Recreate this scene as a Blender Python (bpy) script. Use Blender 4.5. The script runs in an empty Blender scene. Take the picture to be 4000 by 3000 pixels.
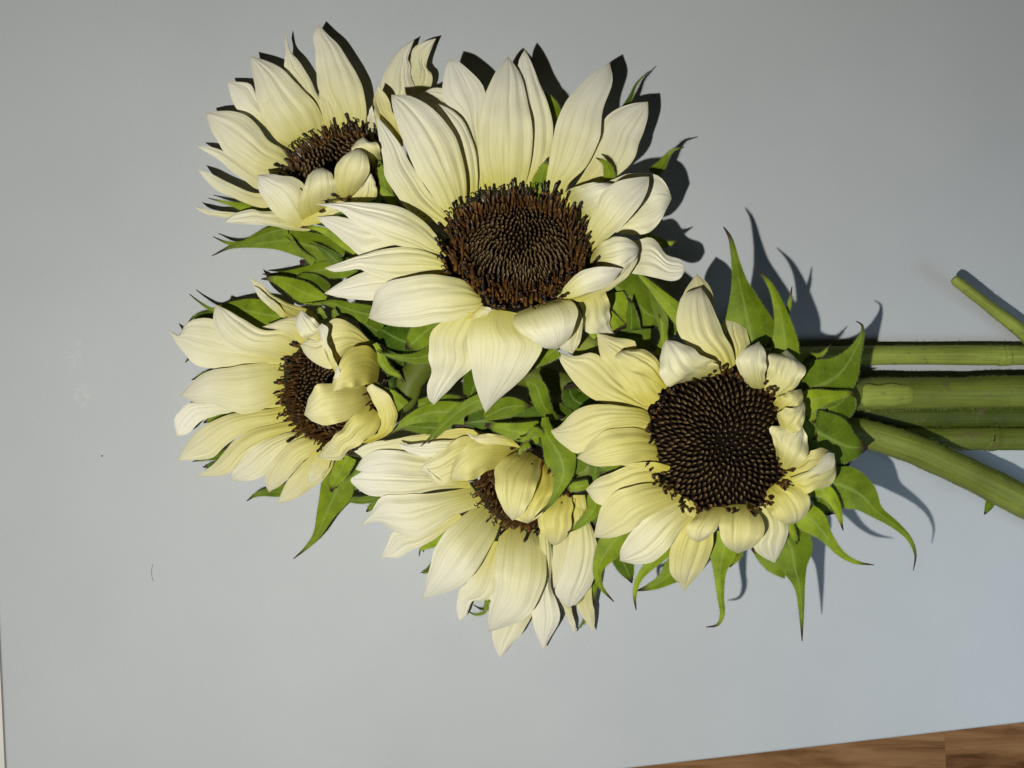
import bpy, math, random
from mathutils import Vector, Matrix, noise as mnoise
from mathutils.bvhtree import BVHTree
random.seed(7)
S = bpy.context.scene
COL = S.collection

# ------------------------------------------------------------------ camera, world, lamps, exposure
H = 0.42                      # lens height above the table (m)
K = 0.104e-3                  # metres on the table per photograph pixel (4000 px = 0.416 m)
cam_d = bpy.data.cameras.new('camera'); cam = bpy.data.objects.new('camera', cam_d); COL.objects.link(cam)
cam.location = (0, 0, H); cam_d.sensor_width = 36; cam_d.lens = 36*H/(4000*K)
cam_d.clip_start = 0.01; cam_d.clip_end = 50
S.camera = cam
S.view_settings.view_transform = 'Standard'; S.view_settings.look = 'None'
S.view_settings.exposure = 0; S.view_settings.gamma = 1; S.view_settings.use_curve_mapping = False

W = bpy.data.worlds.new('World'); S.world = W; W.use_nodes = True
W.node_tree.nodes['Background'].inputs[0].default_value = (0.8, 0.9, 1, 1)
W.node_tree.nodes['Background'].inputs[1].default_value = 0.003

fl = bpy.data.lights.new('phone_flash', 'POINT'); fl.energy = 9.8; fl.color = (1.0, 0.985, 0.915)
fl.shadow_soft_size = 0.0045
flo = bpy.data.objects.new('phone_flash', fl); COL.objects.link(flo); flo.location = (-0.098, -0.084, 0.50)

wl = bpy.data.lights.new('side_lamp', 'SPOT'); wl.energy = 4.6; wl.color = (0.62, 0.80, 1.0)
wl.spot_size = math.radians(50); wl.spot_blend = 1.0; wl.shadow_soft_size = 0.12
wlo = bpy.data.objects.new('side_lamp', wl); COL.objects.link(wlo); wlo.location = (0.37, -0.21, 0.45)
wlo.rotation_euler = (Vector((0.255, -0.115, 0)) - wlo.location).to_track_quat('-Z', 'Y').to_euler()

# ------------------------------------------------------------------ helpers
def px(x, y, z=0.0):
    """photograph pixel + height (m) -> world point"""
    f = (H - z)/H
    return Vector(((x-2000)*K*f, (1500-y)*K*f, z))

CROP = {1: (700, 0, 1.659), 2: (1200, 100, 1.0369), 3: (600, 1000, 1.3825), 4: (1200, 1500, 1.3829),
        5: (2000, 1000, 1.0369), 6: (2800, 800, 1.1058), 7: (1000, 850, 2.212), 0: (0, 0, 1.0), 8: (2300, 700, 1.8433)}
def cp(c, p):
    ox, oy, s = CROP[c]
    return (ox+p[0]/s, oy+p[1]/s)

def spline(pts, n):
    """centripetal-ish Catmull-Rom resample of tuples, n+1 samples evenly by arc length"""
    P = [tuple(map(float, p)) for p in pts]
    if len(P) == 1: return [P[0]]*(n+1)
    A = [tuple(2*a-b for a, b in zip(P[0], P[1]))] + P + [tuple(2*a-b for a, b in zip(P[-1], P[-2]))]
    fine = []
    for i in range(1, len(A)-2):
        p0, p1, p2, p3 = A[i-1:i+3]
        for k in range(12):
            t = k/12
            fine.append(tuple(0.5*(2*b+(c-a)*t+(2*a-5*b+4*c-d)*t*t+(-a+3*b-3*c+d)*t**3) for a, b, c, d in zip(p0, p1, p2, p3)))
    fine.append(P[-1])
    cum = [0.0]
    for a, b in zip(fine, fine[1:]): cum.append(cum[-1]+math.dist(a[:2], b[:2]))
    out = []; j = 0
    for k in range(n+1):
        d = cum[-1]*k/n
        while j < len(cum)-2 and cum[j+1] < d: j += 1
        seg = cum[j+1]-cum[j] or 1e-9
        u = min(1, max(0, (d-cum[j])/seg))
        out.append(tuple(a+(b-a)*u for a, b in zip(fine[j], fine[j+1])))
    return out

def mesh_obj(name, verts, faces, mat, parent=None, uvs=None, smooth=True):
    o = parent.location if parent else Vector((0, 0, 0))
    me = bpy.data.meshes.new(name)
    me.from_pydata([tuple(Vector(v)-o) for v in verts], [], faces)
    if uvs:
        ul = me.uv_layers.new(name='UVMap')
        for l in me.loops: ul.data[l.index].uv = uvs[l.vertex_index]
    if smooth:
        for p in me.polygons: p.use_smooth = True
    me.materials.append(mat); me.update()
    ob = bpy.data.objects.new(name, me); COL.objects.link(ob)
    if parent: ob.parent = parent
    return ob

def lag(z, t):
    a, b, c = z
    return a*(1-t)*(1-2*t)+4*b*t*(1-t)+c*t*(2*t-1)

# ------------------------------------------------------------------ materials
def new_mat(name):
    m = bpy.data.materials.new(name); m.use_nodes = True
    nt = m.node_tree; nt.nodes.clear()
    out = nt.nodes.new('ShaderNodeOutputMaterial')
    return m, nt, out
def N(nt, t, **kw):
    n = nt.nodes.new(t)
    for k, v in kw.items():
        if k.startswith('i_'):
            key = k[2:]; key = int(key) if key.isdigit() else key.replace('_', ' ')
            n.inputs[key].default_value = v
        else: setattr(n, k, v)
    return n
def ramp(nt, stops, interp='LINEAR'):
    r = nt.nodes.new('ShaderNodeValToRGB'); e = r.color_ramp; e.interpolation = interp
    while len(e.elements) < len(stops): e.elements.new(0.5)
    for el, (p, c) in zip(e.elements, stops):
        el.position = p; el.color = (*c, 1) if len(c) == 3 else c
    return r
def mixc(nt, fac, a, b, mode='MIX'):
    m = nt.nodes.new('ShaderNodeMix'); m.data_type = 'RGBA'; m.blend_type = mode
    for sock, v in ((m.inputs[0], fac), (m.inputs[6], a), (m.inputs[7], b)):
        if isinstance(v, (int, float)): sock.default_value = v
        elif isinstance(v, tuple): sock.default_value = (*v, 1) if len(v) == 3 else v
        else: nt.links.new(v, sock)
    return m.outputs[2]
def math_n(nt, op, a, b=0.0):
    m = nt.nodes.new('ShaderNodeMath'); m.operation = op
    for i, v in enumerate((a, b)):
        if isinstance(v, (int, float)): m.inputs[i].default_value = v
        else: nt.links.new(v, m.inputs[i])
    return m.outputs[0]

def petal_material():
    m, nt, out = new_mat('petal'); L = nt.links.new
    uv = N(nt, 'ShaderNodeUVMap'); sep = N(nt, 'ShaderNodeSeparateXYZ'); L(uv.outputs[0], sep.inputs[0])
    tint = N(nt, 'ShaderNodeAttribute', attribute_type='OBJECT', attribute_name='tint')
    geo = N(nt, 'ShaderNodeNewGeometry')
    nz = N(nt, 'ShaderNodeTexNoise', i_Scale=90.0, i_Detail=3.0); L(geo.outputs['Position'], nz.inputs['Vector'])
    v = math_n(nt, 'ADD', sep.outputs[1], math_n(nt, 'MULTIPLY', math_n(nt, 'SUBTRACT', nz.outputs[0], 0.5), 0.28))
    # a petal's own pigment: yellow towards its foot, cream blade, yellow nib
    pale = ramp(nt, [(0.0, (0.60, 0.55, 0.12)), (0.22, (0.67, 0.635, 0.30)), (0.48, (0.77, 0.74, 0.52)), (0.72, (0.83, 0.805, 0.66)), (0.97, (0.85, 0.83, 0.74))])
    yel = ramp(nt, [(0.0, (0.52, 0.44, 0.04)), (0.3, (0.58, 0.51, 0.08)), (0.65, (0.65, 0.585, 0.15)), (0.97, (0.74, 0.69, 0.36))])
    L(v, pale.inputs[0]); L(v, yel.inputs[0])
    col = mixc(nt, tint.outputs['Fac'], pale.outputs[0], yel.outputs[0])
    nib = ramp(nt, [(0.955, (0, 0, 0)), (1.0, (0.75, 0.75, 0.75))]); L(sep.outputs[1], nib.inputs[0])
    col = mixc(nt, nib.outputs[0], col, (0.66, 0.56, 0.16))
    # fine lengthwise veins
    cmb = N(nt, 'ShaderNodeCombineXYZ')
    L(math_n(nt, 'MULTIPLY', sep.outputs[0], 26.0), cmb.inputs[0]); L(math_n(nt, 'MULTIPLY', sep.outputs[1], 1.6), cmb.inputs[1])
    rnd = N(nt, 'ShaderNodeObjectInfo'); L(math_n(nt, 'MULTIPLY', rnd.outputs['Random'], 50.0), cmb.inputs[2])
    vn = N(nt, 'ShaderNodeTexNoise', i_Scale=1.0, i_Detail=2.0); L(cmb.outputs[0], vn.inputs['Vector'])
    vr = ramp(nt, [(0.3, (0.88, 0.87, 0.77)), (0.5, (1, 1, 1))]); L(vn.outputs[0], vr.inputs[0])
    col = mixc(nt, 1.0, col, vr.outputs[0], 'MULTIPLY')
    # brownish bruises
    br = N(nt, 'ShaderNodeTexNoise', i_Scale=260.0, i_Detail=4.0); L(geo.outputs['Position'], br.inputs['Vector'])
    brr = ramp(nt, [(0.70, (0, 0, 0)), (0.80, (0.35, 0.35, 0.35))]); L(br.outputs[0], brr.inputs[0])
    col = mixc(nt, brr.outputs[0], col, (0.55, 0.44, 0.22))
    bump = N(nt, 'ShaderNodeBump', i_Strength=0.3, i_Distance=0.0007); L(vn.outputs[0], bump.inputs['Height'])
    p = N(nt, 'ShaderNodeBsdfPrincipled', i_Roughness=0.52); p.inputs['Specular IOR Level'].default_value = 0.25
    p.inputs['Sheen Weight'].default_value = 0.0
    L(col, p.inputs['Base Color']); L(bump.outputs[0], p.inputs['Normal'])
    tr = N(nt, 'ShaderNodeBsdfTranslucent'); L(mixc(nt, 1.0, col, (1.0, 0.93, 0.62), 'MULTIPLY'), tr.inputs[0])
    ms = N(nt, 'ShaderNodeMixShader', i_0=0.05); L(p.outputs[0], ms.inputs[1]); L(tr.outputs[0], ms.inputs[2])
    L(ms.outputs[0], out.inputs[0]); return m

def bract_material():
    m, nt, out = new_mat('bract'); L = nt.links.new
    uv = N(nt, 'ShaderNodeUVMap'); sep = N(nt, 'ShaderNodeSeparateXYZ'); L(uv.outputs[0], sep.inputs[0])
    tint = N(nt, 'ShaderNodeAttribute', attribute_type='OBJECT', attribute_name='tint')
    geo = N(nt, 'ShaderNodeNewGeometry')
    nz = N(nt, 'ShaderNodeTexNoise', i_Scale=140.0, i_Detail=5.0, i_Roughness=0.6); L(geo.outputs['Position'], nz.inputs['Vector'])
    base = mixc(nt, tint.outputs['Fac'], (0.052, 0.105, 0.006), (0.29, 0.38, 0.016))
    mod = ramp(nt, [(0.28, (0.58, 0.62, 0.55)), (0.72, (1.25, 1.2, 1.1))]); L(nz.outputs[0], mod.inputs[0])
    base = mixc(nt, 1.0, base, mod.outputs[0], 'MULTIPLY')
    # pale midrib
    rib = math_n(nt, 'ABSOLUTE', math_n(nt, 'SUBTRACT', sep.outputs[0], 0.5))
    rr = ramp(nt, [(0.0, (0.45, 0.45, 0.45)), (0.06, (0, 0, 0))]); L(rib, rr.inputs[0])
    base = mixc(nt, rr.outputs[0], base, (0.29, 0.38, 0.09))
    vv_ = math_n(nt, 'FRACT', math_n(nt, 'ADD', math_n(nt, 'MULTIPLY', sep.outputs[1], 11.0), math_n(nt, 'MULTIPLY', rib, -3.2)))
    vr_ = ramp(nt, [(0.0, (0.30, 0.30, 0.30)), (0.10, (0, 0, 0))]); L(vv_, vr_.inputs[0])
    base = mixc(nt, vr_.outputs[0], base, (0.22, 0.30, 0.06))
    # withered dark nib
    tr = ramp(nt, [(0.80, (0, 0, 0)), (0.93, (1, 1, 1))]); L(sep.outputs[1], tr.inputs[0])
    base = mixc(nt, tr.outputs[0], base, (0.035, 0.018, 0.014))
    bump = N(nt, 'ShaderNodeBump', i_Strength=0.35, i_Distance=0.0006)
    n2 = N(nt, 'ShaderNodeTexNoise', i_Scale=700.0, i_Detail=3.0); L(geo.outputs['Position'], n2.inputs['Vector']); L(n2.outputs[0], bump.inputs['Height'])
    p = N(nt, 'ShaderNodeBsdfPrincipled', i_Roughness=0.6); p.inputs['Specular IOR Level'].default_value = 0.18
    L(base, p.inputs['Base Color']); L(bump.outputs[0], p.inputs['Normal'])
    t2 = N(nt, 'ShaderNodeBsdfTranslucent'); L(mixc(nt, 1.0, base, (1.0, 1.1, 0.4), 'MULTIPLY'), t2.inputs[0])
    ms = N(nt, 'ShaderNodeMixShader', i_0=0.04); L(p.outputs[0], ms.inputs[1]); L(t2.outputs[0], ms.inputs[2])
    L(ms.outputs[0], out.inputs[0]); return m

def stem_material():
    m, nt, out = new_mat('stem'); L = nt.links.new
    uv = N(nt, 'ShaderNodeUVMap'); sep = N(nt, 'ShaderNodeSeparateXYZ'); L(uv.outputs[0], sep.inputs[0])
    tint = N(nt, 'ShaderNodeAttribute', attribute_type='OBJECT', attribute_name='tint')
    cmb = N(nt, 'ShaderNodeCombineXYZ'); L(math_n(nt, 'MULTIPLY', sep.outputs[0], 30.0), cmb.inputs[0]); L(math_n(nt, 'MULTIPLY', sep.outputs[1], 30.0), cmb.inputs[1])
    st = N(nt, 'ShaderNodeTexNoise', i_Scale=1.0, i_Detail=4.0); L(cmb.outputs[0], st.inputs['Vector'])
    geo = N(nt, 'ShaderNodeNewGeometry')
    bl = N(nt, 'ShaderNodeTexNoise', i_Scale=60.0, i_Detail=5.0); L(geo.outputs['Position'], bl.inputs['Vector'])
    base = mixc(nt, tint.outputs['Fac'], (0.058, 0.082, 0.008), (0.27, 0.32, 0.060))
    r1 = ramp(nt, [(0.3, (0.74, 0.74, 0.70)), (0.7, (1.14, 1.14, 1.1))]); L(st.outputs[0], r1.inputs[0])
    r2 = ramp(nt, [(0.3, (0.76, 0.74, 0.66)), (0.7, (1.14, 1.12, 1.1))]); L(bl.outputs[0], r2.inputs[0])
    base = mixc(nt, 1.0, base, r1.outputs[0], 'MULTIPLY'); base = mixc(nt, 1.0, base, r2.outputs[0], 'MULTIPLY')
    sp2 = N(nt, 'ShaderNodeTexNoise', i_Scale=230.0, i_Detail=4.0); L(geo.outputs['Position'], sp2.inputs['Vector'])
    sc = ramp(nt, [(0.60, (0, 0, 0)), (0.74, (0.8, 0.8, 0.8))]); L(sp2.outputs[0], sc.inputs[0])
    base = mixc(nt, sc.outputs[0], base, (0.13, 0.10, 0.05))
    bump = N(nt, 'ShaderNodeBump', i_Strength=0.2, i_Distance=0.0004); L(st.outputs[0], bump.inputs['Height'])
    p = N(nt, 'ShaderNodeBsdfPrincipled', i_Roughness=0.55); p.inputs['Specular IOR Level'].default_value = 0.25
    L(base, p.inputs['Base Color']); L(bump.outputs[0], p.inputs['Normal']); L(p.outputs[0], out.inputs[0]); return m

def simple_mat(name, c1, c2, scale=500.0, rough=0.55, spec=0.4, bumpd=0.0003):
    m, nt, out = new_mat(name); L = nt.links.new
    geo = N(nt, 'ShaderNodeNewGeometry')
    nz = N(nt, 'ShaderNodeTexNoise', i_Scale=scale, i_Detail=4.0); L(geo.outputs['Position'], nz.inputs['Vector'])
    r = ramp(nt, [(0.3, c1), (0.7, c2)]); L(nz.outputs[0], r.inputs[0])
    bump = N(nt, 'ShaderNodeBump', i_Strength=0.4, i_Distance=bumpd); L(nz.outputs[0], bump.inputs['Height'])
    p = N(nt, 'ShaderNodeBsdfPrincipled', i_Roughness=rough); p.inputs['Specular IOR Level'].default_value = spec
    L(r.outputs[0], p.inputs['Base Color']); L(bump.outputs[0], p.inputs['Normal']); L(p.outputs[0], out.inputs[0]); return m

def floret_material():
    """UV v = height on the floret, u = 0 inner bud .. 1 outer open floret"""
    m, nt, out = new_mat('floret'); L = nt.links.new
    uv = N(nt, 'ShaderNodeUVMap'); sep = N(nt, 'ShaderNodeSeparateXYZ'); L(uv.outputs[0], sep.inputs[0])
    a = ramp(nt, [(0.0, (0.006, 0.004, 0.003)), (0.5, (0.034, 0.020, 0.008)), (1.0, (0.215, 0.140, 0.058))])
    b = ramp(nt, [(0.0, (0.27, 0.13, 0.020)), (0.45, (0.10, 0.042, 0.011)), (0.85, (0.010, 0.005, 0.004)), (1.0, (0.13, 0.065, 0.018))])
    L(sep.outputs[1], a.inputs[0]); L(sep.outputs[1], b.inputs[0])
    col = mixc(nt, sep.outputs[0], a.outputs[0], b.outputs[0])
    p = N(nt, 'ShaderNodeBsdfPrincipled', i_Roughness=0.42); p.inputs['Specular IOR Level'].default_value = 0.4
    L(col, p.inputs['Base Color']); L(p.outputs[0], out.inputs[0]); return m

def table_material():
    m, nt, out = new_mat('table_laminate'); L = nt.links.new
    geo = N(nt, 'ShaderNodeNewGeometry')
    n1 = N(nt, 'ShaderNodeTexNoise', i_Scale=14.0, i_Detail=5.0, i_Roughness=0.6); L(geo.outputs['Position'], n1.inputs['Vector'])
    r = ramp(nt, [(0.25, (0.440, 0.461, 0.480)), (0.75, (0.478, 0.498, 0.515))]); L(n1.outputs[0], r.inputs[0])
    # fine woven grain of the laminate
    mp = N(nt, 'ShaderNodeMapping'); mp.inputs['Scale'].default_value = (1300, 2600, 1300); L(geo.outputs['Position'], mp.inputs[0])
    n2 = N(nt, 'ShaderNodeTexNoise', i_Scale=1.0, i_Detail=2.0); L(mp.outputs[0], n2.inputs['Vector'])
    r2 = ramp(nt, [(0.3, (0.95, 0.95, 0.95)), (0.7, (1.04, 1.04, 1.04))]); L(n2.outputs[0], r2.inputs[0])
    col = mixc(nt, 1.0, r.outputs[0], r2.outputs[0], 'MULTIPLY')
    # two dried white scuffs
    n3 = N(nt, 'ShaderNodeTexNoise', i_Scale=330.0, i_Detail=5.0, i_Roughness=0.7); L(geo.outputs['Position'], n3.inputs['Vector'])
    n3r = ramp(nt, [(0.47, (0, 0, 0)), (0.62, (1, 1, 1))]); L(n3.outputs[0], n3r.inputs[0])
    for (cx, cy, sx, sy, k) in ((295, 1385, 45, 75, 0.35), (320, 1545, 40, 60, 0.35)):
        c = px(cx, cy)
        mm = N(nt, 'ShaderNodeMapping', vector_type='TEXTURE')
        mm.inputs['Location'].default_value = c; mm.inputs['Scale'].default_value = (sx*K, sy*K, 1)
        L(geo.outputs['Position'], mm.inputs[0])
        ln = N(nt, 'ShaderNodeVectorMath', operation='LENGTH'); L(mm.outputs[0], ln.inputs[0])
        f = ramp(nt, [(0.2, (k, k, k)), (1.0, (0, 0, 0))]); L(ln.outputs['Value'], f.inputs[0])
        col = mixc(nt, mixc(nt, 1.0, f.outputs[0], n3r.outputs[0], 'MULTIPLY'), col, (0.72, 0.72, 0.70))
    bump = N(nt, 'ShaderNodeBump', i_Strength=0.12, i_Distance=0.0002); L(n2.outputs[0], bump.inputs['Height'])
    p = N(nt, 'ShaderNodeBsdfPrincipled', i_Roughness=0.55); p.inputs['Specular IOR Level'].default_value = 0.3
    L(col, p.inputs['Base Color']); L(bump.outputs[0], p.inputs['Normal']); L(p.outputs[0], out.inputs[0]); return m

def wood_material():
    m, nt, out = new_mat('floor_wood'); L = nt.links.new
    tc = N(nt, 'ShaderNodeTexCoord'); oi = N(nt, 'ShaderNodeObjectInfo')
    mp = N(nt, 'ShaderNodeMapping'); mp.inputs['Scale'].default_value = (16, 130, 130); L(tc.outputs['Object'], mp.inputs[0])
    ad = N(nt, 'ShaderNodeVectorMath', operation='ADD'); L(mp.outputs[0], ad.inputs[0])
    cb = N(nt, 'ShaderNodeCombineXYZ'); L(math_n(nt, 'MULTIPLY', oi.outputs['Random'], 40.0), cb.inputs[0]); L(math_n(nt, 'MULTIPLY', oi.outputs['Random'], 91.0), cb.inputs[2])
    L(cb.outputs[0], ad.inputs[1])
    n = N(nt, 'ShaderNodeTexNoise', i_Scale=1.0, i_Detail=7.0, i_Roughness=0.62, i_Distortion=0.6); L(ad.outputs[0], n.inputs['Vector'])
    r = ramp(nt, [(0.32, (0.13, 0.052, 0.018)), (0.5, (0.30, 0.145, 0.058)), (0.68, (0.43, 0.225, 0.10))]); L(n.outputs[0], r.inputs[0])
    tone = N(nt, 'ShaderNodeMapRange'); tone.inputs[3].default_value = 0.85; tone.inputs[4].default_value = 1.08; L(oi.outputs['Random'], tone.inputs[0])
    col = N(nt, 'ShaderNodeVectorMath', operation='SCALE'); L(r.outputs[0], col.inputs[0]); L(tone.outputs[0], col.inputs['Scale'])
    p = N(nt, 'ShaderNodeBsdfPrincipled', i_Roughness=0.7); p.inputs['Specular IOR Level'].default_value = 0.15
    L(col.outputs[0], p.inputs['Base Color']); L(p.outputs[0], out.inputs[0]); return m

M_PETAL = petal_material(); M_BRACT = bract_material(); M_STEM = stem_material(); M_FLORET = floret_material()
M_TABLE = table_material(); M_WOOD = wood_material()
M_DISC = simple_mat('disc_base', (0.004, 0.003, 0.002), (0.010, 0.006, 0.004), rough=0.9, spec=0.05)
M_STAMEN = simple_mat('stamen', (0.006, 0.004, 0.004), (0.02, 0.012, 0.010), 900, 0.4, 0.5)
M_TUBE = simple_mat('floret_tube', (0.04, 0.016, 0.007), (0.20, 0.095, 0.022), 900, 0.5, 0.4)
M_HAIR = simple_mat('plant_hair', (0.14, 0.19, 0.04), (0.26, 0.30, 0.10), 900, 0.6, 0.2)
M_RECEPT = simple_mat('receptacle', (0.07, 0.14, 0.025), (0.15, 0.25, 0.05), 250, 0.6, 0.3, 0.0008)
M_EDGE = simple_mat('edge_band', (0.50, 0.45, 0.37), (0.62, 0.58, 0.52), 60, 0.5, 0.3)
M_WALL = simple_mat('plaster', (0.60, 0.58, 0.55), (0.68, 0.66, 0.63), 40, 0.7, 0.2)
M_CRUMB = simple_mat('crumb', (0.03, 0.025, 0.02), (0.07, 0.06, 0.05), 3000, 0.7, 0.2)

# ------------------------------------------------------------------ table, floor
def slab(name, quad, z0, z1, mat, parent=None, bevel=0.0):
    v = [Vector((p.x, p.y, z0)) for p in quad]+[Vector((p.x, p.y, z1)) for p in quad]
    f = [(3, 2, 1, 0), (4, 5, 6, 7)]+[(i, (i+1) % 4, 4+(i+1) % 4, 4+i) for i in range(4)]
    ob = mesh_obj(name, v, f, mat, parent, smooth=False)
    if bevel:
        b = ob.modifiers.new('bevel', 'BEVEL'); b.width = bevel; b.segments = 3
    return ob
def on_left(y): return (-3+(y-2480)*0.047, y)
def on_front(x): return (x, 3012-(x-2380)*0.116)
# corner where left edge meets front edge
yy = 3240
for _ in range(20): xx = on_left(yy)[0]; yy = on_front(xx)[1]
A = px(*on_left(yy)); Bp = px(*on_front(6600)); D = px(*on_left(-1800)); C = px(6500, -1800)
table = slab('tabletop', [A, Bp, C, D], -0.022, 0.0, M_TABLE, None, 0.0010); table['kind'] = 'structure'
# pale edge band of the next board, a dark joint away from the table's side
dl = (A-D).normalized(); nl = Vector((dl.y, -dl.x, 0)); nl = -nl if nl.x > 0 else nl
g = 0.0011
band = slab('wall', [A+nl*0.05+dl*0.3, A+nl*g+dl*0.3, D+nl*g, D+nl*0.05], -0.9, -0.0015, M_WALL); band['kind'] = 'structure'
# wooden floor boards below the front edge
FZ = -0.16
floor = mesh_obj('floor', [(-1.5, -2, FZ-0.012), (2, -2, FZ-0.012), (2, 1.5, FZ-0.012), (-1.5, 1.5, FZ-0.012)], [(0, 1, 2, 3)], M_DISC, smooth=False)
floor['kind'] = 'structure'
ang = math.radians(3)
bw, blen = 0.085, 0.42
for r in range(-1, 3):
    off = [0.182, 0.072, 0.322, 0.232][r % 4]
    for c in range(-2, 3):
        x0 = c*blen+off; y0 = -0.235-(r+0.25)*bw
        q = [Vector((x0, y0-bw+0.0006, 0)), Vector((x0+blen-0.00005, y0-bw+0.0006, 0)), Vector((x0+blen-0.00005, y0, 0)), Vector((x0, y0, 0))]
        q = [Vector((p.x*math.cos(ang)-p.y*math.sin(ang), p.x*math.sin(ang)+p.y*math.cos(ang), 0)) for p in q]
        slab('plank', q, FZ-0.0118, FZ, M_WOOD, floor)

# ------------------------------------------------------------------ flower builder
class Flower:
    def __init__(s, label, crop, centre, R, tilt, tdir, zc, tint, opened=0.72, sp=1.1):
        """tdir: direction in the picture (x right, y down) towards which the face leans"""
        s.tint = tint; s.opened = opened; s.sp = sp/1000; s.pet = []; s.bh = []; s.sh = []; s.R = R/1000; zc /= 1000
        c = cp(crop, centre); s.c = px(c[0], c[1], zc)
        a = math.radians(tilt); d = Vector((tdir[0], -tdir[1], 0)).normalized()
        s.n = (d*math.sin(a)+Vector((0, 0, math.cos(a)))).normalized()
        s.u = s.n.cross(Vector((0.0, 0, 1)) if tilt > 1 else Vector((0, 1, 0))).normalized(); s.v = s.n.cross(s.u)
        s.root = bpy.data.objects.new('sunflower', None); COL.objects.link(s.root)
        s.root.empty_display_size = 0.02
        s.root.location = (s.c.x, s.c.y, 0); s.root['label'] = label; s.root['category'] = 'sunflower'
        bpy.context.view_layer.update()
        s.np = 0; s.back = s.P(0, 0, -0.003-min(0.017, s.c.z*0.62))
    def P(s, r, th, h=0.0):
        return s.c+s.u*(r*math.cos(th))+s.v*(r*math.sin(th))+s.n*h
    def dome(s, q):            # disc relief at radius fraction q
        return 0.0035*(1-q*q)-0.0035*math.exp(-(q/0.3)**2)
    def plane_z(s, x, y):      # height of the disc plane under a picture point
        z = s.c.z
        for _ in range(30):
            p = px(x, y, z)
            zn = s.c.z-((p.x-s.c.x)*s.n.x+(p.y-s.c.y)*s.n.y)/s.n.z
            z = 0.5*z+0.5*zn
        return z
    def head(s):
        R = s.R; rnd = random.Random(int(s.c.x*1e5))
        # dark cushion
        v = [s.P(0, 0, s.dome(0)-0.0025)]; f = []; n = 40; rings = 8
        for i in range(1, rings+1):
            for k in range(n): v.append(s.P(R*i/rings, 2*math.pi*k/n, s.dome(i/rings)-0.0025))
        for k in range(n): v.append(s.P(R*1.02, 2*math.pi*k/n, -0.006))
        for k in range(n): f.append((0, 1+k, 1+(k+1) % n))
        for i in range(rings):
            for k in range(n):
                a = 1+i*n+k; b = 1+i*n+(k+1) % n; f.append((a, a+n, b+n, b))
        disc = mesh_obj('disc', v, f, M_DISC, s.root)
        # spiral of bud florets: one uncountable mass of small blades
        sp = s.sp; NF = int((R*0.95/sp)**2); ga = math.pi*(3-5**0.5)
        v = []; f = []; uv = []
        bvh = s.cover()
        for i in range(1, NF):
            q = math.sqrt((i+0.5)/NF); r = R*0.94*q; th = i*ga
            outer = max(0.0, min(1.0, (q-s.opened)/0.12+rnd.uniform(-0.3, 0.3)))
            b = s.P(r, th, s.dome(r/R)-0.0015)
            if bvh and bvh.ray_cast(b-s.n*0.0005, s.n, 0.0055)[0]: continue
            er = (s.u*math.cos(th)+s.v*math.sin(th)); et = s.n.cross(er)
            lean = (-0.0011*(1-outer)+rnd.uniform(-.0002, .0002)*(1+3*outer))*min(1, q*1.8)
            h = (0.0032+0.0016*outer)*rnd.uniform(0.75, 1.25)*(1+outer*rnd.uniform(-.25, .45))*(0.55+0.45*min(1, q*2.2))
            tip = b+s.n*h+er*(lean+0.0008*outer)+et*rnd.uniform(-.0003, .0003)*(1+3*outer)+er*rnd.uniform(-.0008, .0008)*outer
            w = 0.60*sp*rnd.uniform(.8, 1.2)*(0.7+0.3*min(1, q*2)); wt = w*(0.42+0.1*outer)
            k0 = len(v); m = 5; ro = rnd.uniform(-.5, .9); e1 = er*math.cos(ro)+et*math.sin(ro); e2 = et*math.cos(ro)-er*math.sin(ro)
            shade = rnd.uniform(0.75, 1.0) if outer < .4 else rnd.choice((.1, .3, .5, .8, .85, .85, .9, 1.0, 1.0))
            for lvl, (cc, ww, vv) in enumerate(((b, w, 0.0), (b+s.n*h*0.55+er*lean*0.3, w*1.0, 0.5), (tip, wt, shade))):
                for k in range(m):
                    t = 2*math.pi*k/m
                    v.append(cc+e1*(ww*1.35*math.cos(t))+e2*(ww*0.75*math.sin(t))); uv.append((outer*0.85, vv))
            v.append(tip+s.n*0.0003); uv.append((outer*0.85, shade))
            for lvl in range(2):
                for k in range(m):
                    a = k0+lvl*m+k; bb = k0+lvl*m+(k+1) % m; f.append((a, bb, bb+m, a+m))
            for k in range(m): f.append((k0+2*m+k, k0+2*m+(k+1) % m, k0+3*m))
        ob = mesh_obj('bud_florets', v, f, M_FLORET, disc, uv); ob.location = (0, 0, 0)
        # meshes were made relative to world because the disc sits at the root's origin
        for vt in ob.data.vertices: vt.co -= s.root.location
        ob['kind'] = 'stuff'
        # green back of the head
        v = []; f = []; n = 28; rings = 7; dep = min(0.017, s.c.z*0.62)
        for i in range(rings+1):
            t = i/rings*math.pi/2
            for k in range(n): v.append(s.P(R*1.05*math.cos(t)+0.004*math.sin(t), 2*math.pi*k/n, -0.003-dep*math.sin(t)))
        for i in range(rings):
            for k in range(n):
                a = i*n+k; b = i*n+(k+1) % n; f.append((a, b, b+n, a+n))
        f.append(tuple(range(rings*n, rings*n+n)))
        mesh_obj('receptacle', v, f, M_RECEPT, s.root)
    def cover(s):
        vv = []; ff = []
        for ob in s.pet:
            k = len(vv); vv += [v.co+s.root.location for v in ob.data.vertices]; ff += [tuple(k+i for i in p.vertices) for p in ob.data.polygons]
        return BVHTree.FromPolygons(vv, ff) if ff else None
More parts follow.
